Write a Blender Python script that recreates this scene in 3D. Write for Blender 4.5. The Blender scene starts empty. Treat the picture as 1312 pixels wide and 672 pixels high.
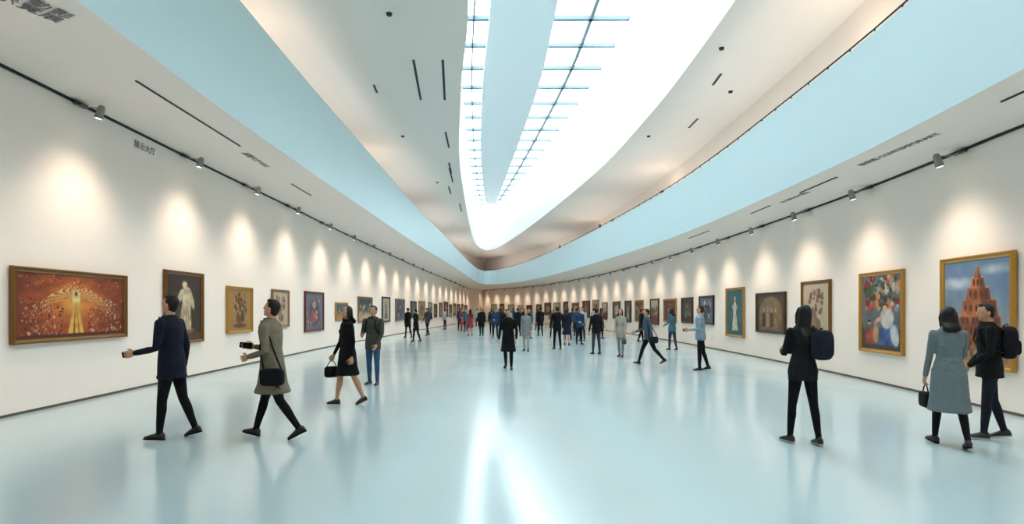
import bpy, math, random
import numpy as np
from mathutils import Vector, Matrix
from mathutils.bvhtree import BVHTree
random.seed(7)
rng = np.random.default_rng(7)
scene = bpy.context.scene
COL = scene.collection
V = Vector

# ------------------------------------------------------------------ utils
def lin(c):
    return tuple((x/12.92 if x <= 0.04045 else ((x+0.055)/1.055)**2.4) for x in c)
def hx(s):
    s = s.lstrip('#')
    return tuple(int(s[i:i+2], 16)/255 for i in (0, 2, 4))
MATS = {}
def mat(name, color='#ffffff', rough=0.6, metal=0.0, var=0.04, scale=8.0, bump=0.0, spec=0.5, emit=0.0, coat=0.0, mul=1.0, bdist=.01):
    if name in MATS: return MATS[name]
    m = bpy.data.materials.new(name); m.use_nodes = True
    nt = m.node_tree; b = nt.nodes['Principled BSDF']
    c = tuple(x*mul for x in lin(hx(color)))
    b.inputs['Roughness'].default_value = rough
    b.inputs['Metallic'].default_value = metal
    b.inputs['Specular IOR Level'].default_value = spec
    b.inputs['Coat Weight'].default_value = coat
    tc = nt.nodes.new('ShaderNodeTexCoord')
    nz = nt.nodes.new('ShaderNodeTexNoise'); nz.inputs['Scale'].default_value = scale
    nz.inputs['Detail'].default_value = 3
    nt.links.new(tc.outputs['Object'], nz.inputs['Vector'])
    mx = nt.nodes.new('ShaderNodeMix'); mx.data_type = 'RGBA'
    mx.inputs[6].default_value = tuple(max(0, x*(1-var)) for x in c)+(1,)
    mx.inputs[7].default_value = tuple(min(1, x*(1+var)) for x in c)+(1,)
    nt.links.new(nz.outputs['Fac'], mx.inputs[0])
    nt.links.new(mx.outputs[2], b.inputs['Base Color'])
    if bump > 0:
        bp = nt.nodes.new('ShaderNodeBump'); bp.inputs['Strength'].default_value = bump
        bp.inputs['Distance'].default_value = bdist
        nt.links.new(nz.outputs['Fac'], bp.inputs['Height'])
        nt.links.new(bp.outputs['Normal'], b.inputs['Normal'])
    if emit > 0:
        b.inputs['Emission Color'].default_value = c+(1,)
        b.inputs['Emission Strength'].default_value = emit
    MATS[name] = m
    return m

def mk(name, verts, faces, mats, fm=None, smooth=False, parent=None):
    me = bpy.data.meshes.new(name)
    me.from_pydata([tuple(v) for v in verts], [], faces)
    for m in mats: me.materials.append(m)
    if fm is not None: me.polygons.foreach_set('material_index', fm)
    if smooth: me.polygons.foreach_set('use_smooth', [True]*len(me.polygons))
    me.update()
    ob = bpy.data.objects.new(name, me); COL.objects.link(ob)
    if parent: ob.parent = parent
    return ob

def catmull(pts, n=10):
    P = [np.array(p, float) for p in pts]
    P = [2*P[0]-P[1]]+P+[2*P[-1]-P[-2]]
    out = []
    for i in range(1, len(P)-2):
        p0, p1, p2, p3 = P[i-1:i+3]
        for k in range(n):
            t = k/n
            d1 = np.linalg.norm((p2-p1)[:2]); d0 = np.linalg.norm((p1-p0)[:2]); d2 = np.linalg.norm((p3-p2)[:2])
            m1 = (p2-p0)/(d0+d1)*d1; m2 = (p3-p1)/(d1+d2)*d1
            h = (2*t**3-3*t**2+1)*p1+(t**3-2*t**2+t)*m1+(-2*t**3+3*t**2)*p2+(t**3-t**2)*m2
            out.append(h)
    out.append(P[-2])
    return np.array(out)

def resample(a, n):
    d = np.r_[0, np.cumsum(np.linalg.norm(np.diff(a[:, :2], axis=0), axis=1))]
    s = np.linspace(0, d[-1], n)
    return np.stack([np.interp(s, d, a[:, k]) for k in range(a.shape[1])], 1)

class Path:
    def __init__(self, a, side):
        self.a = a; self.side = side
        self.d = np.r_[0, np.cumsum(np.linalg.norm(np.diff(a[:, :2], axis=0), axis=1))]
        self.L = self.d[-1]
    def at(self, s):
        p = np.array([np.interp(s, self.d, self.a[:, k]) for k in range(self.a.shape[1])])
        q = [np.array([np.interp(s+e, self.d, self.a[:, k]) for k in range(2)]) for e in (-.3, .3)]
        t = q[1]-q[0]; t /= np.linalg.norm(t)
        n = V((t[1], -t[0], 0)) if self.side == 'left' else V((-t[1], t[0], 0))
        return p, V((t[0], t[1], 0)), n
    def byD(self, D):
        return float(np.interp(D, self.a[:, 1], self.d))

# ------------------------------------------------------------------ plan of the hall
left_wall = catmull([(-7.4,-4,5.2),(-7.43,1,5.2),(-7.5,8,5.2),(-7.65,13.3,5.2),(-7.75,19,5.2),(-7.8,23.5,5.17),
                     (-7.5,33,5.0),(-7.1,43,4.8),(-6.4,57,4.6),(-5.7,71,4.35)])
right_wall = catmull([(7.3,-4,4.35),(7.42,3,4.35),(7.6,8.1,4.35),(7.76,9.6,4.35),(7.98,12.1,4.35),(8.12,14.8,4.35),(8.2,20.5,4.35),
                      (8.12,27,4.35),(7.55,37,4.35),(5.9,49.4,4.35),(2.2,64,4.35),(-4.0,77,4.35)])
PL = Path(left_wall, 'left'); PR = Path(right_wall, 'right')
fas_l = catmull([(-4.95,-4,5.2,7.55),(-5.07,6.35,5.2,7.55),(-5.2,9.5,5.2,7.55),(-5.25,14,5.2,7.45),(-5.25,19.5,5.19,7.37),(-5.0,29.6,5.05,6.97),
                 (-4.65,36,4.95,6.7),(-4.25,44.5,4.78,6.25),(-3.9,54,4.6,6.0),(-3.6,58.6,4.5,5.92),(-3.0,60.3,4.4,5.88)])
fas_r = catmull([(5.4,-4,4.35,6.3),(5.6,2,4.35,6.3),(5.84,6.2,4.35,6.3),(6.0,7.8,4.35,6.3),(6.15,9.8,4.35,6.3),(6.22,12.7,4.35,6.3),(6.25,16.6,4.35,6.3),
                 (6.1,21,4.35,6.3),(5.5,27,4.35,6.28),(4.4,35.5,4.35,6.25),(2.9,45.0,4.35,6.2),(0.3,55.2,4.35,6.0),(-1.9,59.8,4.37,5.9),(-3.0,60.3,4.4,5.88)])
sky_l = catmull([(-0.6,-4),(-0.7,4),(-0.98,12.3),(-1.55,16.8),(-2.4,24.9),(-3.05,35.8),(-3.7,50),(-3.85,58),(-3.5,63),(-2.9,64.6)])
sky_r = catmull([(5.0,-4),(5.05,6),(5.05,12.3),(5.07,15),(4.98,19),(4.4,26.9),(2.5,40),(0.9,49.5),(-0.7,57.6),(-1.9,62.7),(-2.9,64.6)])
HC = 8.6; HR = 13.6
N = 90
end = np.array([(-5.7,71,4.35),(-4.85,74,4.35)]); end2 = np.array([(-4.0,77,4.35),(-4.85,74,4.35)])
LW = resample(np.vstack([left_wall, end[1:]]), N); RW = resample(np.vstack([right_wall, end2[1:]]), N)
FL = resample(fas_l, N); FR = resample(fas_r, N)
SL = resample(sky_l, N); SR = resample(sky_r, N)

m_wall = mat('white_plaster', '#f8ede3', 0.85, var=0.015, scale=3, bump=0.02)
m_soffit = mat('soffit_paint', '#f7ede5', 0.8, var=0.015, scale=2)
m_fascia = mat('pale_blue_fascia_paint', '#cde7ed', 0.55, var=0.012, scale=1)
m_ceil = mat('upper_ceiling_paint', '#e9e5df', 0.8, var=0.02, scale=1.2)
m_white = mat('well_white_paint', '#f4f6f7', 0.7, var=0.01, scale=2)
m_bars = mat('skylight_bar_paint', '#687f88', 0.6, var=0.01)
m_dark = mat('dark_metal', '#1d1f22', 0.5, metal=0.3)

# floor material : poured glossy resin
mf = bpy.data.materials.new('poured_resin_floor'); mf.use_nodes = True
nt = mf.node_tree; b = nt.nodes['Principled BSDF']
tc = nt.nodes.new('ShaderNodeTexCoord')
nz = nt.nodes.new('ShaderNodeTexNoise'); nz.inputs['Scale'].default_value = 0.5; nz.inputs['Detail'].default_value = 5
nt.links.new(tc.outputs['Object'], nz.inputs['Vector'])
mx = nt.nodes.new('ShaderNodeMix'); mx.data_type = 'RGBA'
mx.inputs[6].default_value = lin(hx('#b3cace'))+(1,); mx.inputs[7].default_value = lin(hx('#bfd3d6'))+(1,)
nt.links.new(nz.outputs['Fac'], mx.inputs[0]); nt.links.new(mx.outputs[2], b.inputs['Base Color'])
mr = nt.nodes.new('ShaderNodeMapRange'); mr.inputs[3].default_value = 0.11; mr.inputs[4].default_value = 0.21
nt.links.new(nz.outputs['Fac'], mr.inputs[0]); nt.links.new(mr.outputs[0], b.inputs['Roughness'])
b.inputs['Specular IOR Level'].default_value = 0.62

def strip(name, A, B, m, smooth=True, flip=False):
    n = len(A); vs = [tuple(p) for p in A]+[tuple(p) for p in B]
    fs = [(i, i+1, n+i+1, n+i) if not flip else (i, n+i, n+i+1, i+1) for i in range(n-1)]
    return mk(name, vs, fs, [m], smooth=smooth)
def xyz(a, z):
    zz = a[:, z] if isinstance(z, int) else np.full(len(a), z)
    return np.c_[a[:, 0], a[:, 1], zz]

loop = [(p[0], p[1], 0) for p in LW]+[(p[0], p[1], 0) for p in RW[::-1][1:]]
mk('floor', loop, [tuple(range(len(loop)))[::-1]], [mf])
lw_main = resample(left_wall, N); rw_main = resample(right_wall, N)
strip('wall_left', xyz(lw_main, 0.0), xyz(lw_main, 8.6), m_wall)
strip('wall_right', xyz(rw_main, 0.0), xyz(rw_main, 8.6), m_wall)
mk('wall_end', [(-5.7,71,0),(-4,77,0),(-4,77,8.6),(-5.7,71,8.6)], [(0,1,2,3)], [m_wall])
mk('wall_back', [(-7.4,-4,0),(7.3,-4,0),(7.3,-4,13.6),(-7.4,-4,13.6)], [(0,1,2,3)], [m_wall])

def two(nameA, A, B, m): return strip(nameA, A, B, m)
two('soffit_left', xyz(LW, 2), xyz(FL, 2), m_soffit)
two('soffit_right', xyz(RW, 2), xyz(FR, 2), m_soffit)
a = xyz(LW, 2); a[:, 2] += .8; c = xyz(FL, 2); c[:, 2] += .8
two('mezzanine_floor_left', a, c, m_soffit)
a = xyz(RW, 2); a[:, 2] += .8; c = xyz(FR, 2); c[:, 2] += .8
two('mezzanine_floor_right', a, c, m_soffit)
def parapet(name, F, sgn):
    n = len(F); vs = []
    for i in range(n):
        t = F[min(i+1, n-1), :2]-F[max(i-1, 0), :2]; t = t/np.linalg.norm(t)
        o = np.array([-t[1], t[0]])*sgn*0.16
        x, y, zb, zt = F[i]
        vs += [(x, y, zb-.0), (x, y, zt), (x+o[0], y+o[1], zt), (x+o[0], y+o[1], zb)]
    fs = []
    for i in range(n-1):
        for k in range(3):
            fs.append((4*i+k, 4*i+4+k, 4*i+5+k, 4*i+1+k))
    return mk(name, vs, fs, [m_fascia], smooth=False)
parapet('parapet_left', FL, 1); parapet('parapet_right', FR, -1)

two('ceiling_left', xyz(LW, HC), xyz(SL, HC), m_ceil)
two('ceiling_right', xyz(RW, HC), xyz(SR, HC), m_ceil)
well = np.vstack([SL, SR[::-1][1:]])
strip('skylight_well', xyz(well, HC), xyz(well, HR+.05), m_white)

mg = bpy.data.materials.new('luminous_skylight_glass'); mg.use_nodes = True
bb = mg.node_tree.nodes['Principled BSDF']
bb.inputs['Base Color'].default_value = (.8, .9, .95, 1); bb.inputs['Roughness'].default_value = .3
bb.inputs['Emission Color'].default_value = (.90, .97, 1.0, 1); bb.inputs['Emission Strength'].default_value = 5.4
vs = [(p[0], p[1], HR) for p in well]
mk('window_1', vs, [tuple(range(len(vs)))], [mg])
m_beam = mat('skylight_beam_paint', '#d0e0e4', 0.6, var=0.01)
BL = catmull([(0.3,-4),(-.3,12),(-.84,21),(-1.5,28),(-2.4,42),(-2.9,60)]); BR = catmull([(2.3,-4),(2.0,12),(1.7,21),(1.4,28),(0.0,42.6),(-1.8,60)])
BL = resample(BL, 40); BR = resample(BR, 40)
vs = []
for i in range(40):
    vs += [(BL[i,0],BL[i,1],HR-.02),(BL[i,0],BL[i,1],HR-.45),(BR[i,0],BR[i,1],HR-.45),(BR[i,0],BR[i,1],HR-.02)]
fs = []
for i in range(39):
    for k in range(3): fs.append((4*i+k, 4*i+4+k, 4*i+5+k, 4*i+1+k))
mk('skylight_beam', vs, fs, [m_beam])
def box_v(c, u, v, w):
    c = V(c); u = V(u); v = V(v); w = V(w)
    return [c+su*u+sv*v+sw*w for su in (-1, 1) for sv in (-1, 1) for sw in (-1, 1)]
BF = [(0,1,3,2),(4,6,7,5),(0,4,5,1),(2,3,7,6),(0,2,6,4),(1,5,7,3)]
def boxes(name, lst, m, parent=None):
    vs = []; fs = []
    for bx in lst:
        o = len(vs); vs += box_v(*bx); fs += [tuple(o+i for i in f) for f in BF]
    return mk(name, vs, fs, [m], parent=parent)
bars = []
y = -3.0
while y < 62:
    xl = np.interp(y, SL[:, 1], SL[:, 0])+.02; xr = np.interp(y, sky_r[:, 1], sky_r[:, 0])-.02
    bars.append((((xl+xr)/2, y, HR-.10), ((xr-xl)/2, 0, 0), (0, .085, 0), (0, 0, .08)))
    y += 2.3
for i in range(39):
    for f in (.5,):
        p0 = []
        for j in (i, i+1):
            yy = BR[j, 1]; xr = np.interp(yy, sky_r[:, 1], sky_r[:, 0]); p0.append(V((BR[j, 0]*(1-f)+xr*f, yy, HR-.10)))
        d = (p0[1]-p0[0])/2; bars.append(((p0[0]+p0[1])/2, d, (.07, 0, 0), (0, 0, .08)))
    p0 = []
    for j in (i, i+1):
        yy = BL[j, 1]; xl = np.interp(yy, sky_l[:, 1], sky_l[:, 0]); p0.append(V(((BL[j, 0]+xl)/2, yy, HR-.10)))
    d = (p0[1]-p0[0])/2; bars.append(((p0[0]+p0[1])/2, d, (.035, 0, 0), (0, 0, .08)))
boxes('skylight_glazing_bars', bars, m_bars)

def wall_rail(name, path, z0, z1, depth, m, zrel=None):
    n = 120; vs = []; fs = []
    for i in range(n):
        p, t, nn = path.at(path.L*i/(n-1)); a0 = V((p[0], p[1], 0)); a1 = a0+nn*depth
        zt = p[2] if zrel else 0
        vs += [a0+V((0,0,zt+z0)), a1+V((0,0,zt+z0)), a1+V((0,0,zt+z1)), a0+V((0,0,zt+z1))]
    for i in range(n-1):
        for k in range(3): fs.append((4*i+k, 4*i+4+k, 4*i+5+k, 4*i+1+k))
    return mk(name, vs, fs, [m])
m_base = mat('baseboard_grey', '#5a524c', 0.6)
wall_rail('baseboard_left', PL, 0, .04, .012, m_base); wall_rail('baseboard_right', PR, 0, .04, .012, m_base)
wall_rail('trim_1', PL, -.04, 0, .04, m_dark, True); wall_rail('trim_2', PR, -.04, 0, .04, m_dark, True)

# ------------------------------------------------------------------ primitive builders
def frame_of(t, ref=None):
    t = V(t).normalized()
    r = V(ref) if ref is not None else (V((1, 0, 0)) if abs(t.x) < .9 else V((0, 1, 0)))
    a = (r-t*r.dot(t)).normalized(); return a, t.cross(a)
def loft(rings, n=16):
    vs = []; fs = []
    for (c, a, b_, ra, rb) in rings:
        for k in range(n):
            th = 2*math.pi*k/n; vs.append(V(c)+a*(ra*math.cos(th))+b_*(rb*math.sin(th)))
    m = len(rings)
    for i in range(m-1):
        for k in range(n):
            k2 = (k+1) % n; fs.append((i*n+k, i*n+k2, (i+1)*n+k2, (i+1)*n+k))
    c0 = len(vs); vs.append(V(rings[0][0])); c1 = len(vs); vs.append(V(rings[-1][0]))
    for k in range(n):
        k2 = (k+1) % n; fs.append((c0, k2, k)); fs.append((c1, (m-1)*n+k, (m-1)*n+k2))
    return vs, fs
def limb(pts, rads, n=12, flat=1.0, ref=None):
    pts = [V(p) for p in pts]; rings = []
    m = len(pts)
    t0 = (pts[1]-pts[0]).normalized(); t1 = (pts[-1]-pts[-2]).normalized()
    a, b_ = frame_of(t0, ref)
    rings += [(pts[0]-t0*rads[0]*.85, a, b_, rads[0]*.45, rads[0]*.45*flat), (pts[0]-t0*rads[0]*.5, a, b_, rads[0]*.82, rads[0]*.82*flat)]
    for i in range(m):
        t = (pts[min(i+1, m-1)]-pts[max(i-1, 0)])
        a, b_ = frame_of(t, a); rings.append((pts[i], a, b_, rads[i], rads[i]*flat))
    rings += [(pts[-1]+t1*rads[-1]*.5, a, b_, rads[-1]*.82, rads[-1]*.82*flat), (pts[-1]+t1*rads[-1]*.85, a, b_, rads[-1]*.45, rads[-1]*.45*flat)]
    return loft(rings, n)
def ellip(c, r, R=None, nu=16, nv=10, e=1.0):
    vs = []; fs = []; c = V(c)
    def pw(x): return math.copysign(abs(x)**e, x)
    for i in range(1, nv):
        ph = math.pi*i/nv-math.pi/2
        for k in range(nu):
            th = 2*math.pi*(k+.5)/nu
            p = V((r[0]*pw(math.cos(ph))*pw(math.cos(th)), r[1]*pw(math.cos(ph))*pw(math.sin(th)), r[2]*pw(math.sin(ph))))
            vs.append(c+(R@p if R else p))
    for i in range(nv-2):
        for k in range(nu):
            k2 = (k+1) % nu; fs.append((i*nu+k, i*nu+k2, (i+1)*nu+k2, (i+1)*nu+k))
    b0 = len(vs); p = V((0, 0, -r[2])); vs.append(c+(R@p if R else p)); p = V((0, 0, r[2])); vs.append(c+(R@p if R else p))
    for k in range(nu):
        k2 = (k+1) % nu; fs.append((b0, k2, k)); fs.append((b0+1, (nv-2)*nu+k, (nv-2)*nu+k2))
    return vs, fs

# ------------------------------------------------------------------ wall spotlights
class Acc:
    def __init__(s): s.v = []; s.f = []; s.m = []
    def add(s, vf, mi):
        o = len(s.v); s.v += list(vf[0]); s.f += [tuple(o+i for i in f) for f in vf[1]]; s.m += [mi]*len(vf[1])
m_lens = mat('lamp_lens', '#fff1dc', 0.3, emit=8)
m_lampbody = mat('lamp_body', '#8e8c88', 0.45, metal=0.5)
acc = Acc()
acc.add((box_v((0, .10, -.03), (.15, 0, 0), (0, .03, 0), (0, 0, .026)), BF), 1)
acc.add((box_v((0, .05, -.02), (.02, 0, 0), (0, .06, 0), (0, 0, .012)), BF), 1)
acc.add(limb([(0, .10, -.04), (0, .20, -.08), (0, .40, -.10)], [.014, .012, .012], 8), 0)
hd = V((0, -.30, -1)).normalized(); hc = V((0, .44, -.17))
a_, b_ = frame_of(hd)
acc.add(loft([(hc-hd*.12, a_, b_, .035, .035), (hc-hd*.08, a_, b_, .055, .055), (hc+hd*.10, a_, b_, .064, .064), (hc+hd*.11, a_, b_, .055, .055)], 16), 0)
acc.add(loft([(hc+hd*.108, a_, b_, .05, .05), (hc+hd*.113, a_, b_, .048, .048)], 16), 2)
spot_me = None
def spot(path, s, E, drop):
    global spot_me
    p, t, n = path.at(s)
    if spot_me is None:
        ob = mk('track_spotlight', acc.v, acc.f, [m_lampbody, m_dark, m_lens], acc.m, smooth=False); spot_me = ob.data
    else:
        ob = bpy.data.objects.new('track_spotlight', spot_me); COL.objects.link(ob)
    x = n.cross(V((0, 0, 1)))
    M = Matrix(((x.x, n.x, 0, p[0]), (x.y, n.y, 0, p[1]), (0, 0, 1, p[2]-.03), (0, 0, 0, 1)))
    ob.matrix_world = M
    L = bpy.data.lights.new('wall_wash_lamp', 'SPOT'); L.energy = E; L.spot_size = math.radians(98); L.spot_blend = 1.0
    L.shadow_soft_size = .3; L.color = (1.0, .80, .62)
    lo = bpy.data.objects.new('wall_wash_lamp', L); COL.objects.link(lo); lo.parent = ob
    lo.location = (0, 1.05, -.40)
    aim = V((0, 0, -drop))-V(lo.location)
    lo.rotation_euler = aim.to_track_quat('-Z', 'Y').to_euler()
sl = [PL.byD(d) for d in (3.2, 6.4, 9.4, 12.6, 15.6, 18.7, 22.2)]
while sl[-1] < PL.L-4: sl.append(sl[-1]+3.2)
for s in sl: spot(PL, s, 165, 3.5)
sr = [PR.byD(d) for d in (3.4, 6.4, 9.3, 12.1, 14.9, 17.7, 20.6)]
while sr[-1] < PR.L-4: sr.append(sr[-1]+3.0)
for s in sr: spot(PR, s, 118, 3.0)

# ------------------------------------------------------------------ paintings
class Cv:
    def __init__(s, w, h, cell, seed):
        s.nx = max(6, int(w/cell)); s.ny = max(6, int(h/cell)); s.asp = w/h
        u, v = np.meshgrid(np.linspace(0, 1, s.nx), np.linspace(0, 1, s.ny)); s.u = u.ravel(); s.v = v.ravel()
        s.c = np.zeros((len(s.u), 3)); s.r = np.random.default_rng(seed)
    def noise(s, f):
        g = s.r.random((f+2, f+2)); x = s.u*f; y = s.v*f; i = x.astype(int); j = y.astype(int); fx = x-i; fy = y-j
        fx = fx*fx*(3-2*fx); fy = fy*fy*(3-2*fy)
        return (g[j, i]*(1-fx)+g[j, i+1]*fx)*(1-fy)+(g[j+1, i]*(1-fx)+g[j+1, i+1]*fx)*fy
    def bg(s, a, b_=None, f=6, horiz=False):
        A = np.array(hx(a)); B = np.array(hx(b_ or a)); k = s.noise(f)*.6+s.noise(f*3)*.4
        s.c = A*(1-k[:, None])+B*k[:, None]
    def put(s, m, col, var=.12):
        m = np.clip(m, 0, 1)[:, None]; k = (1-var+2*var*s.noise(12))[:, None]
        s.c = s.c*(1-m)+np.clip(np.array(hx(col))*k, 0, 1)*m
    def el(s, cx, cy, rx, ry, col, ang=0, soft=.25, var=.12):
        dx = (s.u-cx)*s.asp; dy = s.v-cy; ca, sa = math.cos(ang), math.sin(ang)
        X = (dx*ca+dy*sa)/(rx*s.asp); Y = (-dx*sa+dy*ca)/ry
        d = np.sqrt(X*X+Y*Y); s.put((1-d)/soft+.5, col, var)
    def trap(s, y0, y1, x0, x1, w0, w1, col, soft=.01, var=.12):
        t = np.clip((s.v-y0)/(y1-y0), 0, 1); cx = x0+(x1-x0)*t; w = w0+(w1-w0)*t
        m = np.minimum((w-np.abs(s.u-cx))/soft, np.minimum((s.v-y0)/soft, (y1-s.v)/soft)); s.put(m, col, var)
    def dots(s, n, x0, x1, y0, y1, r, cols, cond=None):
        for i in range(n):
            x = s.r.uniform(x0, x1); y = s.r.uniform(y0, y1)
            if cond and not cond(x, y): continue
            rr = r*s.r.uniform(.6, 1.4); s.el(x, y, rr/s.asp, rr, cols[s.r.integers(len(cols))], soft=.5)
def woman(c, x, y, h, dress, skin, hair, w=.16):
    c.trap(y, y+h*.62, x, x, w, w*.35, dress, .02); c.el(x, y+h*.66, w*.45, h*.16, dress)
    c.el(x-w*.5, y+h*.6, w*.14, h*.14, skin, .5); c.el(x+w*.45, y+h*.6, w*.14, h*.14, skin, -.5)
    c.el(x, y+h*.9, w*.34, h*.085, hair); c.el(x, y+h*.885, w*.24, h*.07, skin)
    c.el(x-w*.3, y+h*.3, w*.1, h*.25, '#ffffff' if dress > '#8' else '#ccaaaa', .1, var=.2)
def p_goldtree(c):
    c.bg('#6a2410', '#9a4016', 8)
    d = np.hypot((c.u-.5)*c.asp*.62, (c.v-.55)*.9)
    c.put(1.3-d*1.8, '#cc6020', .3); c.put(1.1-d*2.5, '#ee9234', .2); c.put(.9-d*3.6, '#fbb656', .15)
    for k in range(34):
        th = math.pi*(k+.5)/34; R = .30+.12*math.sin(th)
        for q in np.linspace(.05, 1.0, 26):
            x = .5+math.cos(th)*q*R*1.15; yv = .66+math.sin(th)*q*.30-.42*q*q*abs(math.cos(th))**.7
            c.el(x, yv, .0045, .010, ['#ffdc98', '#f4ae58', '#b34c1e'][(k+int(q*9)) % 3], soft=.9)
    cols = ['#c99a70', '#c07840', '#993a1a', '#dfc09a', '#6c2008', '#b0602c', '#5a1a0a', '#7c2a10']
    c.dots(170, .02, .38, .04, .62, .018, cols, lambda x, y: y < .68-x*.9+.1)
    c.dots(170, .62, .98, .04, .62, .018, cols, lambda x, y: y < .68-(1-x)*.9+.1)
    c.dots(70, .02, .98, .8, .98, .014, ['#b8682a', '#6a2a10', '#cc9050'])
    c.el(.5, .64, .04, .13, '#ffe7a4'); c.trap(.03, .58, .5, .5, .085, .022, '#f6bc54', .015, .2)
    c.trap(.03, .52, .48, .495, .012, .004, '#8f3512', .008); c.trap(.03, .52, .53, .505, .012, .004, '#b5661c', .008); c.el(.5, .7, .013, .04, '#6a2a12')
    c.put((.05-c.v)/.02, '#5a1a0c')
def p_statue(c):
    c.bg('#2c1c14', '#4a3324', 5)
    c.put((.12-c.v)/.02, '#5c3d28'); c.el(.5, .14, .3, .05, '#8a6a4c')
    c.trap(.14, .62, .5, .56, .2, .13, '#d9c4a4', .02, .25); c.el(.56, .68, .16, .14, '#e2cfb2', .2, var=.2)
    c.el(.5, .86, .085, .055, '#b08a60'); c.el(.5, .845, .065, .05, '#ecd8bc')
    c.el(.38, .68, .06, .13, '#e0caa8', -.6); c.el(.72, .6, .055, .14, '#d6bd98', .4)
    for k in range(5): c.el(.4+.07*k, .35, .012, .17, '#a58660', .08*(k-2), soft=.6)
def p_tree(c):
    c.bg('#a87a40', '#c2965a', 6); c.trap(.1, .5, .5, .5, .05, .03, '#54331a'); c.el(.5, .1, .3, .05, '#6d4322')
    c.dots(70, .2, .8, .4, .88, .045, ['#5b3a1e', '#7c5226', '#d0ac72', '#48301b', '#94683a'])
    c.el(.4, .3, .08, .14, '#77492a'); c.el(.62, .3, .08, .12, '#5f3c22')
def p_blue(c):
    c.bg('#6e7486', '#8b7f8e', 5); c.el(.5, .45, .3, .35, '#4e566c'); c.el(.5, .7, .12, .1, '#cda58c'); c.el(.45, .35, .2, .2, '#a8605a', var=.3)
    c.dots(30, .1, .9, .1, .9, .04, ['#d5c6b8', '#57647c', '#9a5b4e'])
def p_tower(c):
    c.bg('#5f80a8', '#8fa9c2', 4); c.put(.75-c.v, '#d9b99a', .05); c.el(.2, .78, .25, .05, '#c9d4de', soft=1.2); c.el(.8, .9, .2, .04, '#b9c8d6', soft=1.2)
    c.put((.2-c.v)/.03, '#b98a5c', .2)
    for (y0, y1, w0, w1, x, col) in ((.1, .46, .37, .31, .56, '#a65a30'), (.44, .62, .29, .25, .56, '#bd6d3c'), (.6, .74, .2, .16, .55, '#ad6234'), (.72, .84, .12, .09, .54, '#c47842'), (.82, .95, .06, .015, .535, '#b66c3a')):
        c.trap(y0, y1, x, x, w0, w1, col, .008, .25); c.trap(y0, y1, x+w0*.55, x+w1*.55, w0*.42, w1*.42, '#83431f', .008, .25)
        c.trap(y1-.018, y1, x, x, w1*1.06, w1*1.06, '#dca069', .005)
    for j, (yy, n, sp, x0) in enumerate(((.18, 8, .085, .26), (.30, 8, .08, .28), (.40, 7, .085, .30), (.53, 6, .085, .35), (.67, 4, .08, .43), (.78, 3, .055, .485))):
        for k in range(n): c.el(x0+sp*k, yy, .018, .035, '#5a2a14', soft=.3)
    c.dots(40, .02, .98, .02, .16, .03, ['#7c5836', '#caa074', '#5c4630', '#93704a'])
    for k in range(5): c.trap(.05, .13, .12+.16*k, .12+.16*k, .012, .007, '#3c2c26'); c.el(.12+.16*k, .145, .01, .012, '#caa080')
def p_bouquet(c):
    c.bg('#55606c', '#83868a', 5); c.put((.3-c.v)/.1, '#4b3c32')
    c.dots(130, .1, .95, .55, .97, .038, ['#a0281f', '#c9533a', '#d8c9b9', '#2f4b2a', '#44603a', '#d2945a', '#7f1f22', '#a9afb4', '#2a3a28'])
    c.trap(.05, .45, .68, .7, .28, .13, '#3e5e96', .02, .35); c.el(.66, .42, .17, .14, '#d6d2cc', .3)
    c.el(.85, .2, .1, .15, '#cfd3da', .3); c.el(.6, .57, .08, .05, '#6a3a22'); c.el(.61, .55, .06, .045, '#e6bd9c')
    c.el(.45, .4, .1, .03, '#e2b797', .4)
    c.trap(.05, .3, .2, .2, .13, .08, '#a9442e', .02, .3); c.el(.2, .36, .05, .035, '#d7a684'); c.el(.37, .2, .08, .13, '#c9a073'); c.el(.37, .36, .045, .035, '#c9936c')
    c.el(.2, .38, .05, .02, '#4c2a1a')
def p_sepia(c):
    c.bg('#cbb497', '#ddcbb2', 5); c.trap(.1, .6, .5, .48, .04, .02, '#7a5f48'); c.dots(45, .2, .8, .45, .88, .04, ['#8d7358', '#b79a7c', '#94604a', '#6b5340'])
    c.el(.45, .3, .12, .18, '#9a7c62'); c.el(.6, .22, .1, .12, '#836750')
def p_arch(c):
    c.bg('#4b3626', '#63482f', 6); c.el(.5, .5, .42, .46, '#8d7455', soft=.1); c.put((.5-c.v)/.02*(np.abs(c.u-.5) < .42), '#86694a', .2)
    for x, k in ((.25, '#3e2b1e'), (.4, '#b0946c'), (.55, '#54392a'), (.7, '#a17b52')):
        c.trap(.1, .5, x, x, .08, .045, k); c.el(x, .58, .04, .06, '#c29e78')
def p_teal(c):
    c.bg('#2f5a62', '#4a7d83', 5); woman(c, .5, .08, .82, '#d9d2bd', '#e9cdb0', '#3b2a20', .2)
def generic(c):
    k = c.r.integers(6)
    B = [('#3b2a1e', '#5a4330'), ('#a98a60', '#bda47c'), ('#4b5c74', '#6d7d92'), ('#5c3a2a', '#7d5640'), ('#b9af9e', '#cec6b6'), ('#35464a', '#5a6c6a')][k]
    c.bg(*B, 5)
    q = c.r.integers(3)
    cols = ['#cdb694', '#7c3b2a', '#2f3d57', '#b98c58', '#5d6b4c', '#d2cbc0']
    if q == 0: woman(c, .5, .08, .8, cols[c.r.integers(6)], '#d2ae8c', '#33241c', .22)
    elif q == 1:
        c.put((.4-c.v)/.05, cols[c.r.integers(6)]); c.dots(25, .1, .9, .3, .7, .08, cols)
    else:
        c.el(.5, .5, .3, .32, cols[c.r.integers(6)], var=.3); c.dots(18, .2, .8, .2, .8, .07, cols)
mc = bpy.data.materials.new('painted_canvas'); mc.use_nodes = True
n_ = mc.node_tree; at = n_.nodes.new('ShaderNodeAttribute'); at.attribute_name = 'paint'
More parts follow.
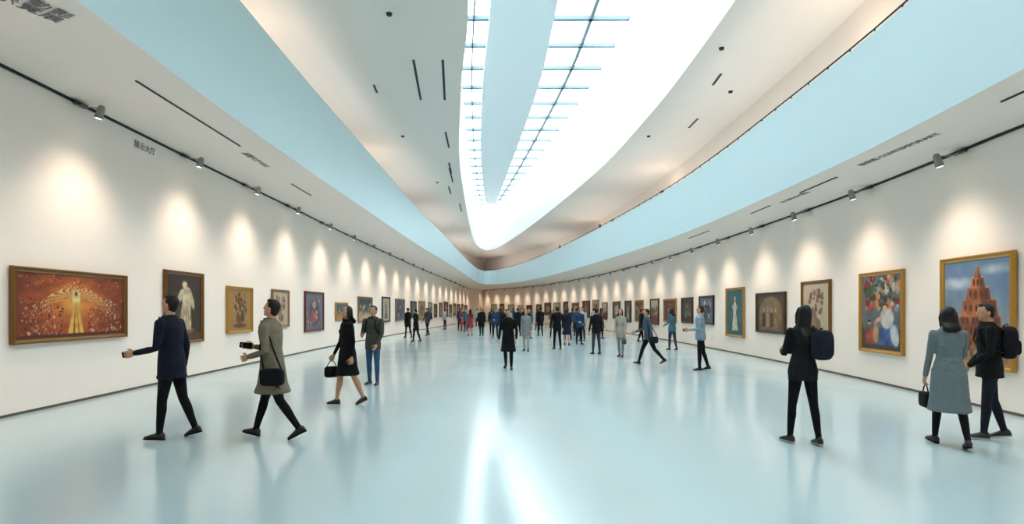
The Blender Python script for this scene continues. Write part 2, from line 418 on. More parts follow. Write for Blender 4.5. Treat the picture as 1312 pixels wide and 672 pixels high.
n_.links.new(at.outputs['Color'], n_.nodes['Principled BSDF'].inputs['Base Color']); n_.nodes['Principled BSDF'].inputs['Roughness'].default_value = .55
FR_M = {'gold': mat('gilt_frame', '#b5883c', .38, metal=.6, var=.25, scale=40, bump=.3), 'dark': mat('walnut_frame', '#3a2416', .45, var=.2, scale=20),
        'bronze': mat('bronze_frame', '#7a5424', .4, metal=.5, var=.25, scale=40, bump=.3), 'red': mat('mahogany_frame', '#5b2418', .4, var=.15, scale=20),
        'black': mat('black_frame', '#1c1713', .5), 'oak': mat('oak_frame', '#8a6a42', .5, var=.15, scale=25)}
def painting(path, D0, D1, z0, z1, painter, fr, seed, byS=False):
    s0, s1 = (D0, D1) if byS else (path.byD(D0), path.byD(D1))
    p, t, n = path.at((s0+s1)/2); w = s1-s0; h = z1-z0
    fw = min(.085, .09*min(w, h)+.02)
    u = V((0, 0, 1)).cross(n)
    vs = []; fs = []; fm = []
    prof = [(0, .028), (.05, .045), (.3, .04), (.55, .05), (.8, .075), (.95, .07), (1.0, .055), (1.0, 0)]
    for o, d in prof:
        X = w/2-fw+o*fw; Z = h/2-fw+o*fw
        vs += [(-X, -d, -Z), (X, -d, -Z), (X, -d, Z), (-X, -d, Z)]
    for i in range(len(prof)-1):
        for k in range(4):
            k2 = (k+1) % 4; fs.append((4*i+k, 4*i+4+k, 4*i+4+k2, 4*i+k2)); fm.append(0)
    o = len(vs)
    dist = p[1]; cell = .012 if dist < 13 else (.02 if dist < 24 else .05)
    c = Cv(w-2*fw, h-2*fw, cell, seed); painter(c)
    for a_, b2 in zip(c.u, c.v): vs.append(((a_-.5)*(w-2*fw), -.03, (b2-.5)*(h-2*fw)))
    for j in range(c.ny-1):
        for i in range(c.nx-1):
            q = o+j*c.nx+i; fs.append((q, q+1, q+c.nx+1, q+c.nx)); fm.append(1)
    ob = mk('framed_painting', vs, fs, [FR_M[fr], mc], fm)
    ca = ob.data.color_attributes.new('paint', 'FLOAT_COLOR', 'POINT')
    full = np.ones((len(vs), 4)); cc = np.clip(c.c, 0, 1); full[o:, :3] = np.where(cc <= .04045, cc/12.92, ((cc+.055)/1.055)**2.4)*.74
    ca.data.foreach_set('color', full.ravel())
    y = -n
    ob.matrix_world = Matrix(((u.x, y.x, 0, p[0]+n.x*.012), (u.y, y.y, 0, p[1]+n.y*.012), (0, 0, 1, (z0+z1)/2), (0, 0, 0, 1)))
P_ = painting
P_(PL, 8.13, 10.65, 1.07, 2.26, p_goldtree, 'bronze', 1)
P_(PL, 11.9, 13.45, .82, 2.48, p_statue, 'bronze', 2)
P_(PL, 14.65, 16.1, .95, 2.24, p_tree, 'gold', 3)
P_(PL, 17.5, 18.85, 1.0, 2.26, p_sepia, 'oak', 4)
P_(PL, 20.4, 22.5, .75, 2.3, p_blue, 'red', 5)
P_(PL, 24.0, 25.6, 1.12, 1.92, generic, 'gold', 6)
P_(PL, 27.2, 29.6, .95, 2.26, generic, 'oak', 7)
P_(PL, 31.6, 33.3, .85, 2.35, generic, 'black', 8)
P_(PL, 34.7, 37.1, .85, 2.3, generic, 'oak', 9)
s = PL.byD(39); i = 0
frs = ['dark', 'gold', 'black', 'oak', 'red', 'bronze']
while s < PL.L-3:
    w = random.choice([1.4, 1.8, 2.3]); P_(PL, s, s+w, random.uniform(.75, 1.0), random.uniform(2.1, 2.4), generic, frs[i % 6], 20+i, True); s += w+random.uniform(.9, 1.5); i += 1
P_(PR, 8.2, 9.85, .65, 2.5, p_tower, 'gold', 51)
P_(PR, 10.95, 12.5, .66, 2.42, p_bouquet, 'gold', 52)
P_(PR, 13.8, 15.25, .8, 2.37, p_sepia, 'bronze', 53)
P_(PR, 16.2, 18.2, .85, 2.14, p_arch, 'dark', 54)
P_(PR, 19.2, 20.8, .6, 2.4, p_teal, 'gold', 55)
P_(PR, 22.1, 23.75, .98, 2.18, generic, 'black', 56)
P_(PR, 24.6, 26.1, .97, 2.16, generic, 'dark', 57)
P_(PR, 26.9, 28.8, .95, 2.15, generic, 'gold', 58)
P_(PR, 29.7, 31.2, .75, 2.2, generic, 'dark', 59)
s = PR.byD(32.6); i = 0
while s < PR.L-4:
    w = random.choice([1.3, 1.7, 2.1]); P_(PR, s, s+w, random.uniform(.75, 1.0), random.uniform(2.1, 2.4), generic, frs[(i*5+1) % 6], 70+i, True); s += w+random.uniform(.8, 1.5); i += 1

# ------------------------------------------------------------------ people
def cloth(c, rough=.9):
    return mat('cloth_'+c.lstrip('#'), c, rough, var=.22, scale=14, mul=.6, spec=.25, bump=.6, bdist=.03)
SKIN = '#d09a78'
TOR_M = [(.47,.088,.066),(.52,.094,.07),(.58,.088,.064),(.64,.086,.061),(.72,.1,.067),(.78,.109,.066),(.812,.104,.056),(.836,.068,.045),(.858,.038,.038)]
TOR_W = [(.47,.088,.066),(.52,.096,.071),(.58,.082,.06),(.64,.071,.054),(.72,.083,.066),(.775,.089,.06),(.81,.086,.05),(.834,.055,.04),(.856,.032,.034)]
def build_person(name, H=1.7, sex='m', pose=None, top='#222222', hem=.46, flare=0.0, legs='#15161a', legr=1.0, bare=False, shoes='#101010', sole='#202020',
                 hair='short', hairc='#15100e', bag=None, bagc='#16161a', phone=None, vox=.0095, belt=None, shirt=None, stride=0.0, skinlow=None, sleeve=1.0):
    P = dict(lean=0, L=(0,0,2,0), R=(0,0,2,0), aL=(3,6,12,0), aR=(3,6,12,0), hy=0, ht=0, curl=25); P.update(pose or {})
    prims = []; det = []
    cols = []
    def mi(c):
        if c not in cols: cols.append(c)
        return cols.index(c)
    def A(vf, c): prims.append((vf, mi(c)))
    def Dt(vf, c): det.append((vf, mi(c)))
    X = V((1,0,0)); Y = V((0,1,0)); Z = V((0,0,1))
    tl = math.tan(math.radians(P['lean']))
    hipz = .52*H
    def tp(zf, dy=0.0): return V((0, tl*max(0, zf*H-hipz)+dy*H, zf*H))
    for s, key in ((-1, 'L'), (1, 'R')):
        th, kb, ab, fp = P[key]
        hip = V((s*.05*H, 0, .505*H)); p = math.radians(th); q = math.radians(th-kb); a = math.radians(ab)
        knee = hip+V((s*math.sin(a), math.sin(p), -math.cos(p)*math.cos(a))).normalized()*.235*H
        ank = knee+V((s*math.sin(a)*.5, math.sin(q), -math.cos(q))).normalized()*.23*H
        k1 = hip.lerp(knee, .5); c1 = knee.lerp(ank, .3); c2 = knee.lerp(ank, .65)
        lr = legr
        rr = [.05, .044*lr, .033*lr, .033*lr, .027*lr, .0215*lr] if not bare else [.048, .042, .03, .031, .023, .017]
        if bare:
            A(limb([hip, k1, knee, c1+V((0, -.004*H, 0)), c2, ank], [r*H for r in rr]), skinlow or SKIN)
        else:
            A(limb([hip, k1, knee, c1+V((0, -.003*H, 0)), c2, ank], [r*H for r in rr]), legs)
        f = math.radians(fp); fd = V((s*.16, math.cos(f), -math.sin(f))).normalized(); up = V((0, math.sin(f), math.cos(f)))
        sd = fd.cross(up).normalized(); up = sd.cross(fd).normalized()
        base = ank-up*.042*H
        prof = [(-.038, .011, .013), (-.031, .018, .024), (-.005, .021, .029), (.026, .022, .022), (.058, .0245, .016), (.08, .022, .012), (.096, .013, .009)]
        A(loft([(base+fd*(x*H)+up*(hh*H+.003), sd, up, w*H, hh*H) for x, w, hh in prof], 14), shoes)
        Dt(loft([(base+fd*(x*H)+up*(.004*H), sd, up, w*H*1.05, .0055*H) for x, w, hh in prof], 14), sole)
    A(loft([(V((0, 0, z*H)), X, Y, rx*H, ry*H) for z, rx, ry in ((.455,.07,.055),(.49,.088,.064),(.53,.092,.066),(.57,.085,.06))]), legs if not bare else top)
    T = TOR_M if sex == 'm' else TOR_W
    rings = []
    if hem < .465:
        mid = (hem+.47)/2
        rings.append((V((0, 0, hem*H)), X, Y, (.098+flare)*H, (.074+flare+stride)*H))
        rings.append((V((0, 0, (hem+.012)*H)), X, Y, (.1+flare)*H, (.076+flare+stride)*H))
        rings.append((V((0, 0, mid*H)), X, Y, (.099+flare*.6)*H, (.075+flare*.6+stride*.5)*H))
        T2 = [(z, rx+(.01 if z < .6 else .004), ry+(.01 if z < .6 else .005)) for z, rx, ry in T if z > .47]
    else: T2 = T
    for z, rx, ry in T2: rings.append((tp(z), X, Y, rx*H, ry*H))
    A(loft(rings, 20), top)
    if sex == 'f':
        for s in (-1, 1): A(ellip(tp(.735, .038)+X*(s*.038*H), (.034*H, .034*H, .036*H)), top)
    if belt:
        z = .6; Dt(loft([(tp(z-.008), X, Y, (.09 if sex == 'm' else .082)*H, .066*H), (tp(z+.008), X, Y, (.09 if sex == 'm' else .082)*H, .066*H)], 20), belt)
    Dt(loft([(tp(.83, .0), X, Y, .052*H, .046*H), (tp(.852, .002), X, Y, .041*H, .042*H), (tp(.862, .004), X, Y, .038*H, .039*H)], 16), shirt or top)
    if shirt:
        vs = [tp(.70, .073), tp(.80, .062)+X*.03*H, tp(.845, .046)+X*.03*H, tp(.845, .046)-X*.03*H, tp(.80, .062)-X*.03*H]
        Dt((vs, [(0, 1, 2, 3, 4)]), shirt)
        for s in (-1, 1):   # lapels
            Dt(limb([tp(.68, .074)+X*(s*.006*H), tp(.77, .069)+X*(s*.034*H), tp(.84, .046)+X*(s*.042*H)], [.006*H, .014*H, .009*H], 8, .3, X), top)
    shw = .106 if sex == 'm' else .088
    hands = {}
    for s, key in ((-1, 'aL'), (1, 'aR')):
        p, ab, el, inn = P[key]
        sh = tp(.803)+X*(s*shw*H); p1 = math.radians(p); a = math.radians(ab)
        d1 = V((s*math.sin(a), math.sin(p1)*math.cos(a), -math.cos(p1)*math.cos(a)))
        elb = sh+d1*.172*H; p2 = math.radians(p+el); i2 = math.radians(inn)
        d2 = V((s*math.sin(a)*.4-s*math.sin(i2), math.sin(p2)*math.cos(i2), -math.cos(p2)*math.cos(i2))).normalized()
        wr = elb+d2*.145*H
        k = 1.0 if sex == 'm' else .88; k *= sleeve
        A(limb([sh, sh.lerp(elb, .4), elb, elb.lerp(wr, .35), wr], [.035*k*H, .031*k*H, .025*k*H, .024*k*H, .0195*k*H]), top)
        W = wr+d2*.006*H
        A(limb([elb.lerp(wr, .7), W+d2*.006*H], [.014*H, .0135*H], 10), SKIN)
        n = V((-s, 0, 0)); n = (n-d2*n.dot(d2))
        if n.length < .2: n = V((0, -1, 0))-d2*(-d2.y)
        n.normalize(); t = (d2.cross(n)*s).normalized(); sc = H/1.72
        Dt(loft([(W+d2*(x*sc), t, n, w*sc, th2*sc) for x, w, th2 in ((-.01, .022, .018), (.01, .026, .018), (.035, .038, .016), (.075, .042, .014), (.09, .037, .011))], 12), SKIN)
        curl = P['curl']
        for off, ln in ((.030, .072), (.010, .080), (-.010, .074), (-.029, .058)):
            q0 = W+d2*.082*sc+t*off*sc; pts = [q0-d2*.015]; ang = math.radians(curl*.4); cur = q0; pts.append(cur)
            for sg in (.45, .3, .25):
                dd = d2*math.cos(ang)+n*math.sin(ang)+t*(off*1.2); cur = cur+dd.normalized()*ln*sg*sc; pts.append(cur); ang += math.radians(curl)
            Dt(limb(pts, [.0088*sc, .009*sc, .0082*sc, .0075*sc, .0065*sc], 8), SKIN)
        q0 = W+d2*.028*sc+t*.028*sc+n*.004
        dd = (d2*.65+t*.7+n*.3).normalized(); q1 = q0+dd*.032*sc; q2 = q1+(d2*.85+t*.3+n*.35).normalized()*.028*sc; q3 = q2+(d2*.9+n*.4).normalized()*.022*sc
        Dt(limb([q0, q1, q2, q3], [.012*sc, .0105*sc, .009*sc, .0075*sc], 8), SKIN)
        hands[key] = (W, d2, n, t, sc)
    nb = tp(.83); Rh = Matrix.Rotation(math.radians(P['hy']), 3, 'Z') @ Matrix.Rotation(math.radians(-P['ht']), 3, 'X')
    hc0 = V((0, .012*H, .10*H))
    HS = .94
    def hp(x, y, z): return nb+Rh@(hc0+V((x*H*HS, y*H*HS, z*H*HS)))
    def E3(a, b2, c): return (a*H*HS, b2*H*HS, c*H*HS)
    A(limb([tp(.81), nb+V((0, 0, .01*H)), hp(0, -.012, -.03)], [.032*H, .029*H*(1 if sex == 'm' else .88), .029*H*(1 if sex == 'm' else .9)], 12), SKIN)
    A(ellip(hp(0, 0, .004), E3(.0415, .052, .062), Rh, 18, 12), SKIN)
    A(ellip(hp(0, .014, -.032), E3(.031, .034, .034), Rh), SKIN)
    A(ellip(hp(0, .054, -.008), E3(.0065, .010, .014), Rh, 8, 6), SKIN)
    A(ellip(hp(0, .038, -.055), E3(.013, .011, .010), Rh, 8, 6), SKIN)
    if hair in ('short', 'bun'):
        for s in (-1, 1): Dt(ellip(hp(s*.044, -.004, -.008), E3(.005, .010, .017), Rh, 8, 6), SKIN)
    for s in (-1, 1):
        Dt(ellip(hp(s*.0175, .0455, .002), E3(.0068, .004, .0036), Rh, 8, 6), '#e8e2dc')
        Dt(ellip(hp(s*.0175, .0485, .002), E3(.0032, .002, .0032), Rh, 8, 6), '#1a1210')
        Dt(ellip(hp(s*.018, .0475, .013), E3(.0095, .003, .0019), Rh, 8, 6), hairc)
    Dt(ellip(hp(0, .0475, -.034), E3(.0115, .004, .0036), Rh, 10, 6), '#a8584c')
    A(ellip(hp(0, -.013, .018), E3(.046, .051, .055), Rh, 18, 12), hairc)
    A(ellip(hp(0, -.026, -.010), E3(.041, .034, .046), Rh, 16, 10), hairc)
    if hair == 'short':
        A(ellip(hp(.008, .022, .053), E3(.034, .024, .017), Rh), hairc)
    if hair in ('bob', 'long', 'mid'):
        low = {'bob': -.085, 'mid': -.12, 'long': -.22}[hair]
        rr = []
        for f in (0, .25, .5, .75, .92, 1.0):
            z = .03+(low-.03)*f; w = .0475+.009*math.sin(f*math.pi*.8)-(.016*f if hair == 'long' else 0)
            pt = hp(0, -.018-.02*min(1, f*1.5), z)
            if f > .5:
                by = tl*max(0, pt.z-hipz)-(.064)*H; pt = V((pt.x, min(pt.y, by+.006*H), pt.z))
            rr.append((pt, Rh@X, Rh@Y, w*H*(.6 if f == 1 else 1), (.036-.012*f)*H*(.6 if f == 1 else 1)))
        A(loft(rr, 16), hairc)
        for s in (-1, 1):
            A(limb([hp(s*.036, .012, .035), hp(s*.0455, .010, -.01), hp(s*.045, .004, max(low, -.1)*.75)], [.012*H, .0125*H, .009*H], 8), hairc)
    if hair == 'bun': A(ellip(hp(0, -.06, .035), (.022*H, .022*H, .022*H), Rh), hairc)
    if bag == 'backpack' or bag == 'onestrap':
        dx = .0 if bag == 'backpack' else .072; bs = 1.0 if bag == 'backpack' else .88
        c = tp(.71, -.112)+X*dx*H
        Dt(ellip(c, (.085*H*bs, .05*H*bs, .12*H*bs), None, 24, 16, .6), bagc)
        Dt(ellip(c+V((0, -.045*H*bs, -.035*H)), (.06*H*bs, .022*H, .055*H*bs), None, 20, 12, .6), bagc)
        Dt(limb([c+V((0, .0, .112*H*bs)), c+V((0, .005*H, .135*H*bs)), c+V((0, .03*H, .118*H*bs))], [.005*H]*3, 6), bagc)
        for s in ((-1, 1) if bag == 'backpack' else (1,)):
            x = s*.06*H
            Dt(limb([tp(.80, -.07)+X*x, tp(.838, -.03)+X*x, tp(.842, .01)+X*x, tp(.80, .06)+X*x, tp(.72, .074)+X*(x*1.1), tp(.66, .04)+X*(s*.088*H), tp(.64, -.06)+X*(s*.085*H)],
                    [.011*H]*7, 8, .5, X), bagc)
    if bag in ('shoulder', 'shoulderL'):
        s = 1 if bag == 'shoulder' else -1
        c = tp(.46, -.055)+X*(s*.13*H)
        Dt(ellip(c, (.03*H, .08*H, .06*H), None, 20, 14, .4), bagc)
        Dt(ellip(c+V((s*.026*H, 0, .02*H)), (.008*H, .075*H, .036*H), None, 20, 12, .4), bagc)
        Dt(limb([c+V((0, .06*H, .055*H)), tp(.66, .03)+X*(s*.118*H), tp(.83, .0)+X*(s*.075*H), tp(.66, -.06)+X*(s*.118*H), c+V((0, -.06*H, .055*H))], [.006*H]*5, 6), bagc)
    if bag in ('handL', 'handR'):
        W, d2, n, t, sc = hands['aL' if bag == 'handL' else 'aR']
        g = W+d2*.1*sc+n*.02
        c = g-Z*.12*H
        Dt(ellip(c, (.028*H, .072*H, .056*H), None, 20, 14, .4), bagc)
        Dt(limb([c+V((0, .05*H, .05*H)), g+V((0, .03*H, -.03*H)), g, g+V((0, -.03*H, -.03*H)), c+V((0, -.05*H, .05*H))], [.0045*H]*5, 6), bagc)
    if phone:
        for key in phone:
            W, d2, n, t, sc = hands[key]
            c = W+d2*.10*sc+n*.028*sc+t*.01
            R = Matrix((t, d2, n)).transposed()
            Dt(ellip(c, (.037, .075, .005), R, 20, 12, .25), '#0d0f12')
    vs = []; fs = []; fm = []
    for (v_, f_), m_ in prims:
        o = len(vs); vs += v_; fs += [tuple(o+i for i in f) for f in f_]; fm += [m_]*len(f_)
    tmp = mk('tmp', vs, fs, [])
    md = tmp.modifiers.new('r', 'REMESH'); md.mode = 'VOXEL'; md.voxel_size = vox
    sm = tmp.modifiers.new('s', 'SMOOTH'); sm.factor = .5; sm.iterations = 3
    dg = bpy.context.evaluated_depsgraph_get(); ev = tmp.evaluated_get(dg); me = ev.to_mesh()
    nv = len(me.vertices); co = np.empty(nv*3); me.vertices.foreach_get('co', co); co = co.reshape(-1, 3)
    rf = [tuple(p.vertices) for p in me.polygons]; cen = [p.center.copy() for p in me.polygons]
    ev.to_mesh_clear()
    bvh = BVHTree.FromPolygons(vs, fs)
    rm = []
    for c in cen:
        r = bvh.find_nearest(c); rm.append(fm[r[2]] if r[2] is not None else 0)
    bpy.data.objects.remove(tmp)
    V2 = [tuple(x) for x in co]; F2 = rf; M2 = rm
    for (v_, f_), m_ in det:
        o = len(V2); V2 += [tuple(x) for x in v_]; F2 += [tuple(o+i for i in f) for f in f_]; M2 += [m_]*len(f_)
    zmin = min(v[2] for v in V2)
    V2 = [(v[0], v[1], v[2]-zmin) for v in V2]
    ms = []
    for c in cols:
        if c == SKIN or c == skinlow: ms.append(mat('skin_'+c.lstrip('#'), c, .5, var=.05, scale=20, mul=.85))
        elif c == shoes: ms.append(mat('leather_'+c.lstrip('#'), c, .4, mul=.7))
        elif c == hairc: ms.append(mat('hair_'+c.lstrip('#'), c, .5, var=.25, scale=60, spec=.3))
        else: ms.append(cloth(c))
    return mk(name, V2, F2, ms, M2, smooth=True)
def place(ob, x, y, yaw, z=0.0):
    ob.location = (x, y, z); ob.rotation_euler = (0, 0, math.radians(yaw)); return ob
def inst(src, name, x, y, yaw, sc=1.0, z=0.0):
    ob = bpy.data.objects.new(name, src.data); COL.objects.link(ob); ob.scale = (sc,)*3; return place(ob, x, y, yaw, z)

BP = build_person
place(BP('man_in_navy_jacket', 1.77, 'm', dict(lean=3, L=(8,4,2,-4), R=(-10,12,2,16), aL=(4,8,74,5), aR=(-14,6,22,0), ht=-8, curl=22), top='#161d31', hem=.42, flare=.006, stride=.008,
    legs='#12131a', legr=.95, shoes='#0f0f12', sole='#0d0d0d', hair='short', shirt='#8d9096', phone=['aL']), -4.2, 6.75, 90)
place(BP('man_in_trench_coat', 1.76, 'm', dict(lean=3, L=(-19,16,1,26), R=(20,4,1,-12), aL=(-8,7,82,20), aR=(2,7,96,18), ht=-12, curl=25), top='#958b72', hem=.335, flare=.012, stride=.035,
    legs='#101116', legr=.95, shoes='#0e0d0d', sole='#0b0b0b', hair='short', shirt='#22242a', bag='shoulderL', bagc='#17181d', phone=['aR']), -2.98, 6.8, 90)
place(BP('woman_in_black_dress', 1.67, 'f', dict(lean=1, L=(-12,12,1,14), R=(13,4,1,-5), aL=(-6,8,14,0), aR=(6,10,22,4), hy=10, ht=-6, curl=50), top='#0e0f13', hem=.30, flare=.022, stride=.02,
    bare=True, shoes='#101012', sole='#101012', hair='mid', bag='handR', bagc='#0c0c0e', sleeve=.95), -2.77, 9.2, 130)
place(BP('man_in_olive_jacket', 1.69, 'm', dict(lean=0, L=(4,4,3,0), R=(-3,3,3,0), aL=(5,8,30,12), aR=(10,8,75,30), ht=-10), top='#55594f', hem=.45, flare=.005, legs='#48709a', shoes='#22252a', sole='#c9c9c6',
    hair='short', shirt='#2b2c30', bag='backpack', bagc='#262a2e'), -2.95, 11.6, 165)
place(BP('woman_in_black_jacket', 1.66, 'f', dict(lean=1, L=(7,3,3,0), R=(-6,5,4,5), aL=(12,10,85,30), aR=(12,10,80,28), ht=-14), top='#1d1e22', hem=.455, flare=.004, legs='#0e0f12', legr=.9,
    shoes='#16171a', sole='#d8d8d6', hair='long', hairc='#0d0908', bag='onestrap', bagc='#1f2635', phone=['aR']), 3.46, 6.5, 6)
place(BP('woman_in_grey_coat', 1.64, 'f', dict(lean=2, L=(12,4,1,-4), R=(-12,12,1,14), aL=(4,8,14,0), aR=(20,9,60,20), ht=-4, curl=50), top='#87979c', hem=.25, flare=.03, stride=.02,
    legs='#121316', legr=.85, shoes='#111215', sole='#1b1b1d', hair='mid', bag='handL', bagc='#101114', belt='#6c7a80'), 5.12, 6.4, -18)
place(BP('man_in_black_jacket', 1.67, 'm', dict(lean=2, L=(7,3,2,-2), R=(-8,8,2,10), aL=(4,7,45,15), aR=(2,7,35,10), hy=12), top='#17181c', hem=.45, flare=.008, legs='#232833', legr=.95,
    shoes='#1a1b1e', sole='#cfcfcd', hair='short', bag='backpack', bagc='#1d2026'), 5.9, 6.75, 60)
# middle distance
place(BP('man_in_long_black_coat', 1.62, 'm', dict(L=(10,6,1,-3), R=(-12,14,1,16), aL=(6,12,20,5), aR=(-4,12,18,0)), top='#101216', hem=.29, flare=.03, stride=.01, legs='#101116', hair='short', shirt='#2a2c33', vox=.012), -.1, 14.7, 175)
place(BP('man_in_denim_shirt', 1.66, 'm', dict(lean=5, L=(-24,18,1,26), R=(24,8,1,-12), aL=(-15,8,18,0), aR=(15,8,55,10)), top='#5b6d7c', legs='#15181e', hair='short', bag='shoulderL', bagc='#222a35', vox=.012), 3.95, 15.8, 88)
place(BP('man_in_light_blue_shirt', 1.71, 'm', dict(lean=2, L=(4,4,2,0), R=(-10,8,2,10), aL=(4,8,80,18), aR=(6,8,76,18), ht=-8), top='#a9c3d4', legs='#13151a', hair='short', shoes='#1a1a1c', phone=['aL'], vox=.012), 4.97, 14.4, 72)
place(BP('woman_in_beige_outfit', 1.62, 'f', dict(L=(8,4,1,0), R=(-8,6,1,8), aL=(5,8,20,0), aR=(5,8,30,5)), top='#c9c3b6', hem=.40, flare=.01, legs='#aab0b3', hair='long', bag='handL', bagc='#6d6357', vox=.013), 3.66, 18.4, 150)
place(BP('man_in_dark_sweater', 1.66, 'm', dict(L=(3,2,3,0), R=(-3,2,3,0), aL=(4,10,12,0), aR=(4,10,12,0)), top='#1c1e24', legs='#4b5058', hair='short', vox=.013), 3.02, 19.6, 20)
place(BP('woman_in_grey_cardigan', 1.62, 'f', dict(L=(8,4,1,0), R=(-8,6,1,8)), top='#9da5a9', hem=.36, flare=.02, legs='#c6cacb', hair='mid', vox=.013), .54, 21.0, 170)
place(BP('man_in_black_suit', 1.72, 'm', dict(L=(6,3,2,0), R=(-6,6,2,6), aL=(3,12,14,0), aR=(3,12,14,0)), top='#0f1218', hem=.42, legs='#0f1117', hair='short', vox=.013), 1.82, 22.0, 10)
place(BP('woman_in_denim_jacket', 1.64, 'f', dict(L=(6,3,1,0), R=(-8,6,1,8), aL=(10,8,60,15)), top='#5b87a0', hem=.44, legs='#3f4e60', hair='mid', vox=.013), 6.3, 21.5, 30)
# crowd
W1 = dict(L=(9,4,1,-2), R=(-10,9,1,12), aL=(-6,8,14,0), aR=(10,8,20,0))
S1 = dict(L=(2,2,3,0), R=(-2,2,3,0), aL=(4,8,14,0), aR=(10,8,70,20))
arch = [
 ('visitor_in_dark_coat', BP('visitor_in_dark_coat', 1.68, 'm', W1, top='#15181f', hem=.36, flare=.02, legs='#14161b', vox=.016)),
 ('visitor_in_blue_sweater', BP('visitor_in_blue_sweater', 1.68, 'm', S1, top='#2b5176', legs='#1c2430', vox=.016)),
 ('visitor_in_red_dress', BP('visitor_in_red_dress', 1.6, 'f', S1, top='#b0485a', hem=.3, flare=.03, bare=True, hair='long', vox=.016)),
 ('visitor_in_white_shirt', BP('visitor_in_white_shirt', 1.68, 'm', S1, top='#d5d8da', legs='#2a3140', vox=.016)),
 ('visitor_in_grey_jacket', BP('visitor_in_grey_jacket', 1.66, 'm', W1, top='#5a6068', legs='#1a1d24', bag='backpack', vox=.016)),
 ('visitor_in_navy_dress', BP('visitor_in_navy_dress', 1.6, 'f', W1, top='#1b2740', hem=.29, flare=.03, bare=True, hair='mid', vox=.016)),
 ('visitor_in_teal_top', BP('visitor_in_teal_top', 1.62, 'f', W1, top='#3f7f90', legs='#23303f', hair='bob', vox=.016)),
 ('visitor_in_brown_coat', BP('visitor_in_brown_coat', 1.66, 'f', S1, top='#7a6452', hem=.33, flare=.02, legs='#1c1a1c', hair='long', vox=.016)),
]
used = [False]*len(arch)
def crowd(k, px, D, yaw, sc=1.0, z=0.0):
    nm, src = arch[k]; x = px
    if not used[k]:
        used[k] = True; src.scale = (sc,)*3; place(src, x, D, yaw, z)
    else: inst(src, nm, x, D, yaw, sc, z)
CR = [(0,-4.75,27,80),(0,-5.9,31,60),(4,-5.2,33.5,150),(3,-5.4,44,80),(1,-4.2,46,170),(2,-4.5,50,100),(1,-4.0,42,10),(6,-3.2,38,160),(2,-3.75,41,190),(3,-3.3,52,20),
      (0,-1.85,33,170),(4,-1.3,35,0),(1,-.95,31,190),(5,-.75,37,20),(0,-.35,27,165),(1,-2.6,48,20),(0,-1.9,50,190),(4,-1.1,46,10),(3,-.2,41,170),(0,.35,33,20),(5,.9,30,200),
      (6,1.2,36,150),(0,1.7,33,10),(7,2.3,31,170),(5,2.45,24.5,10),(1,3.1,25.2,190),(0,2.95,29,20),(3,3.6,28,160),(4,3.9,33,10),(6,2.0,43,30),(0,1.1,47,180),(1,.1,54,20),(4,-.9,57,10),
      (0,-2.0,58,190),(5,-3.2,60,0),(2,-2.6,34,20),(7,4.9,30,-60),(0,6.4,27,-80),(3,5.4,36,-40),(1,4.4,40,-30),(7,-4.3,57,60),(0,3.2,38,170)]
for i, (k, x, D, yaw) in enumerate(CR): crowd(k, x, D, yaw+random.uniform(-15, 15), random.uniform(.96, 1.04))
crowd(0, 6.6, 24.0, 60, 1, 5.15); crowd(4, 5.8, 31.5, 70, 1, 5.15); crowd(1, 5.4, 33.5, 100, 1, 5.15); crowd(0, 3.9, 44.5, 100, 1, 5.15)

# ------------------------------------------------------------------ mezzanine rail
acc = Acc()
n = len(FR)
pts = []
for i in range(n):
    x, y, zb, zt = FR[i]
    t = FR[min(i+1, n-1), :2]-FR[max(i-1, 0), :2]; t = t/np.linalg.norm(t); o = np.array([t[1], -t[0]])*.08
    pts.append(V((x+o[0], y+o[1], zt+.11)))
acc.add(limb(pts, [.016]*n, 8), 0)
for i in range(0, n):
    acc.add((box_v(pts[i]+V((0, 0, -.055)), (.010, 0, 0), (0, .010, 0), (0, 0, .055)), BF), 0)
mk('mezzanine_handrail', acc.v, acc.f, [m_dark], acc.m)
acc = Acc()
pts = [V((p[0]-.02, p[1], p[3]+.008)) for p in FL]
acc.add(limb(pts, [.014]*len(pts), 6), 0)
mk('trim_3', acc.v, acc.f, [m_dark], acc.m)

def slots(name, lst, z, m, w=.035):
    bx = []
    for (x0, y0, x1, y1) in lst:
        a = V((x0, y0, z)); b2 = V((x1, y1, z)); d = (b2-a)/2; pr = V((-d.y, d.x, 0)).normalized()*w
        bx.append(((a+b2)/2, d, pr, (0, 0, .008)))
    return boxes(name, bx, m)
slots('ceiling_slot_diffusers', [(-2.76,15.3,-3.04,18.2),(-1.94,15.3,-2.24,18.2),(-2.62,21.5,-2.72,23.6),(-3.0,26,-3.1,28),(-3.1,27,-3.25,30),(-3.6,31,-3.7,33),(-3.45,36,-3.6,39),(-4.3,17,-4.35,17.6),
      (6.2,16.2,6.25,17.0),(6.8,20,6.8,21)], HC-.008, m_dark)
slots('soffit_slot_diffusers', [(-5.9,8.57,-5.97,12.0),(-6.15,22.6,-6.2,26),(-6.3,15.6,-6.33,17.2),(-6.1,29,-6.0,32)], 5.19, m_dark, .015)
slots('soffit_slot_vents', [(6.4,6.2,6.45,7.2),(6.72,11.3,6.75,12.8),(6.8,14.4,6.82,15.6),(6.85,19,6.8,21)], 4.34, m_dark, .015)
acc = Acc()
for (x, y) in ((4.1+1.5, 14.6), (7.0, 17.5), (-2.9, 12.9), (-4.4, 22), (5.5, 22), (-4.1, 30)):
    acc.add(loft([(V((x, y, HC)), V((1,0,0)), V((0,1,0)), .07, .07), (V((x, y, HC-.05)), V((1,0,0)), V((0,1,0)), .06, .06)], 14), 0)
mk('ceiling_downlights', acc.v, acc.f, [m_dark], acc.m)

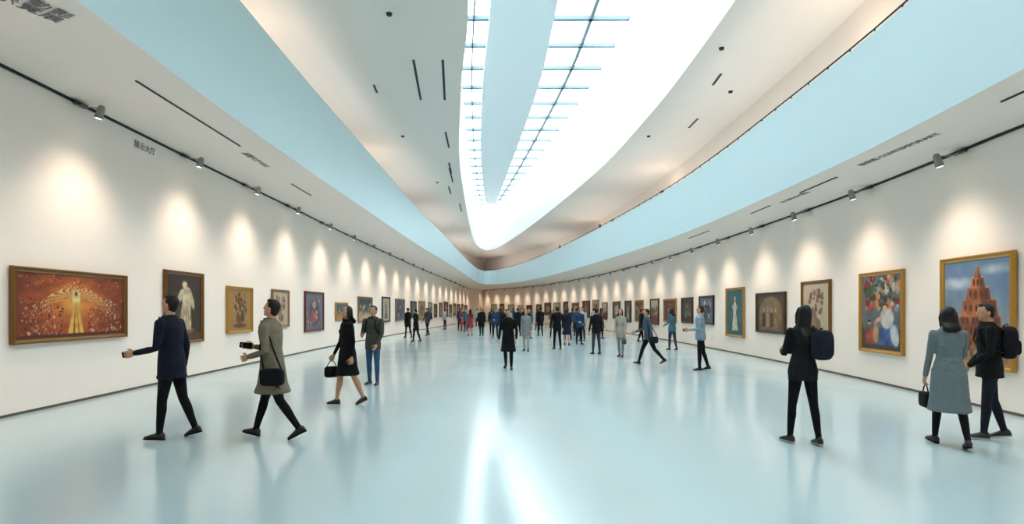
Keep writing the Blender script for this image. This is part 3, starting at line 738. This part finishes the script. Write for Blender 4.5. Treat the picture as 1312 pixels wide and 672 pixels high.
m_txt = mat('lettering_grey', '#6a696d', .7)
def text(name, body, loc, right, up, size):
    cu = bpy.data.curves.new(name, 'FONT'); cu.body = body; cu.size = size; cu.materials.append(m_txt); cu.extrude = .002
    ob = bpy.data.objects.new(name, cu); COL.objects.link(ob)
    r = V(right).normalized(); u = V(up).normalized(); n = r.cross(u)
    ob.matrix_world = Matrix(((r.x, u.x, n.x, loc[0]), (r.y, u.y, n.y, loc[1]), (r.z, u.z, n.z, loc[2]), (0, 0, 0, 1)))
text('soffit_lettering', '清動影\n示覽展', (-5.75, 6.15, 5.188), (0.45, 1, 0), (1, -.45, 0), .22)
text('soffit_lettering', '展覽大厅 HALL', (-6.2, 12.5, 5.188), (0, 1, 0), (1, 0, 0), .19)
text('soffit_lettering', '美術館 CONTEMPORARY', (6.68, 10.4, 4.338), (0, -1, 0), (-1, 0, 0), .17)
text('soffit_lettering', 'EXHIBITION 展示', (6.95, 14.0, 4.338), (0, -1, 0), (-1, 0, 0), .17)
p, t, nn = PL.at(PL.byD(10.95)); text('wall_lettering', '展示大厅', (p[0]+nn.x*.01, p[1], 4.88), t, (0, 0, 1), .17)

# warm mezzanine lamps and unseen fill lights added behind parapets to brighten the ceiling
def pt(x, y, z, e, col, r=.3):
    L = bpy.data.lights.new('mezzanine_lamp', 'POINT'); L.energy = e; L.color = col; L.shadow_soft_size = r
    o = bpy.data.objects.new('mezzanine_lamp', L); COL.objects.link(o); o.location = (x, y, z)
for (x, y, e) in ((7.3, 27, 16), (6.0, 42, 14), (7.3, 12, 16), (-6.2, 13, 18), (-6.3, 24, 14)):
    pt(x, y, 7.4, e, (1, .72, .5))
def up(x, y, z, sx, sy, e):
    L = bpy.data.lights.new('ceiling_fill_light', 'AREA'); L.shape = 'RECTANGLE'; L.size = sx; L.size_y = sy; L.energy = e; L.color = (1, .97, .94)
    o = bpy.data.objects.new('ceiling_fill_light', L); COL.objects.link(o); o.location = (x, y, z); o.rotation_euler = (math.pi, 0, 0)
for (x, y, z) in ((-6.3, 4, 6.15), (-6.3, 16, 6.15), (-6.2, 28, 6.0), (-5.8, 41, 5.8), (-5.1, 55, 5.6)): up(x, y, z, 1.2, 10, 50)
for (x, y, z) in ((6.6, 4, 5.3), (7.1, 15, 5.3), (6.9, 26, 5.3), (5.8, 38, 5.3), (3.3, 53, 5.3), (-1.6, 66, 5.3)): up(x, y, z, 1.0, 10, 60)

w = bpy.data.worlds.new('sky_world'); scene.world = w; w.use_nodes = True
w.node_tree.nodes['Background'].inputs[0].default_value = (.75, .88, 1, 1); w.node_tree.nodes['Background'].inputs[1].default_value = .6

cam = bpy.data.cameras.new('camera'); co = bpy.data.objects.new('camera', cam); COL.objects.link(co)
cam.lens = 36*700/1312; cam.sensor_width = 36; cam.shift_y = 61/1312; cam.clip_end = 300
co.location = (0, 0, 1.6); co.rotation_euler = (math.pi/2, 0, 0)
scene.camera = co
scene.view_settings.view_transform = 'Standard'
scene.view_settings.look = 'None'
scene.view_settings.exposure = 0.25
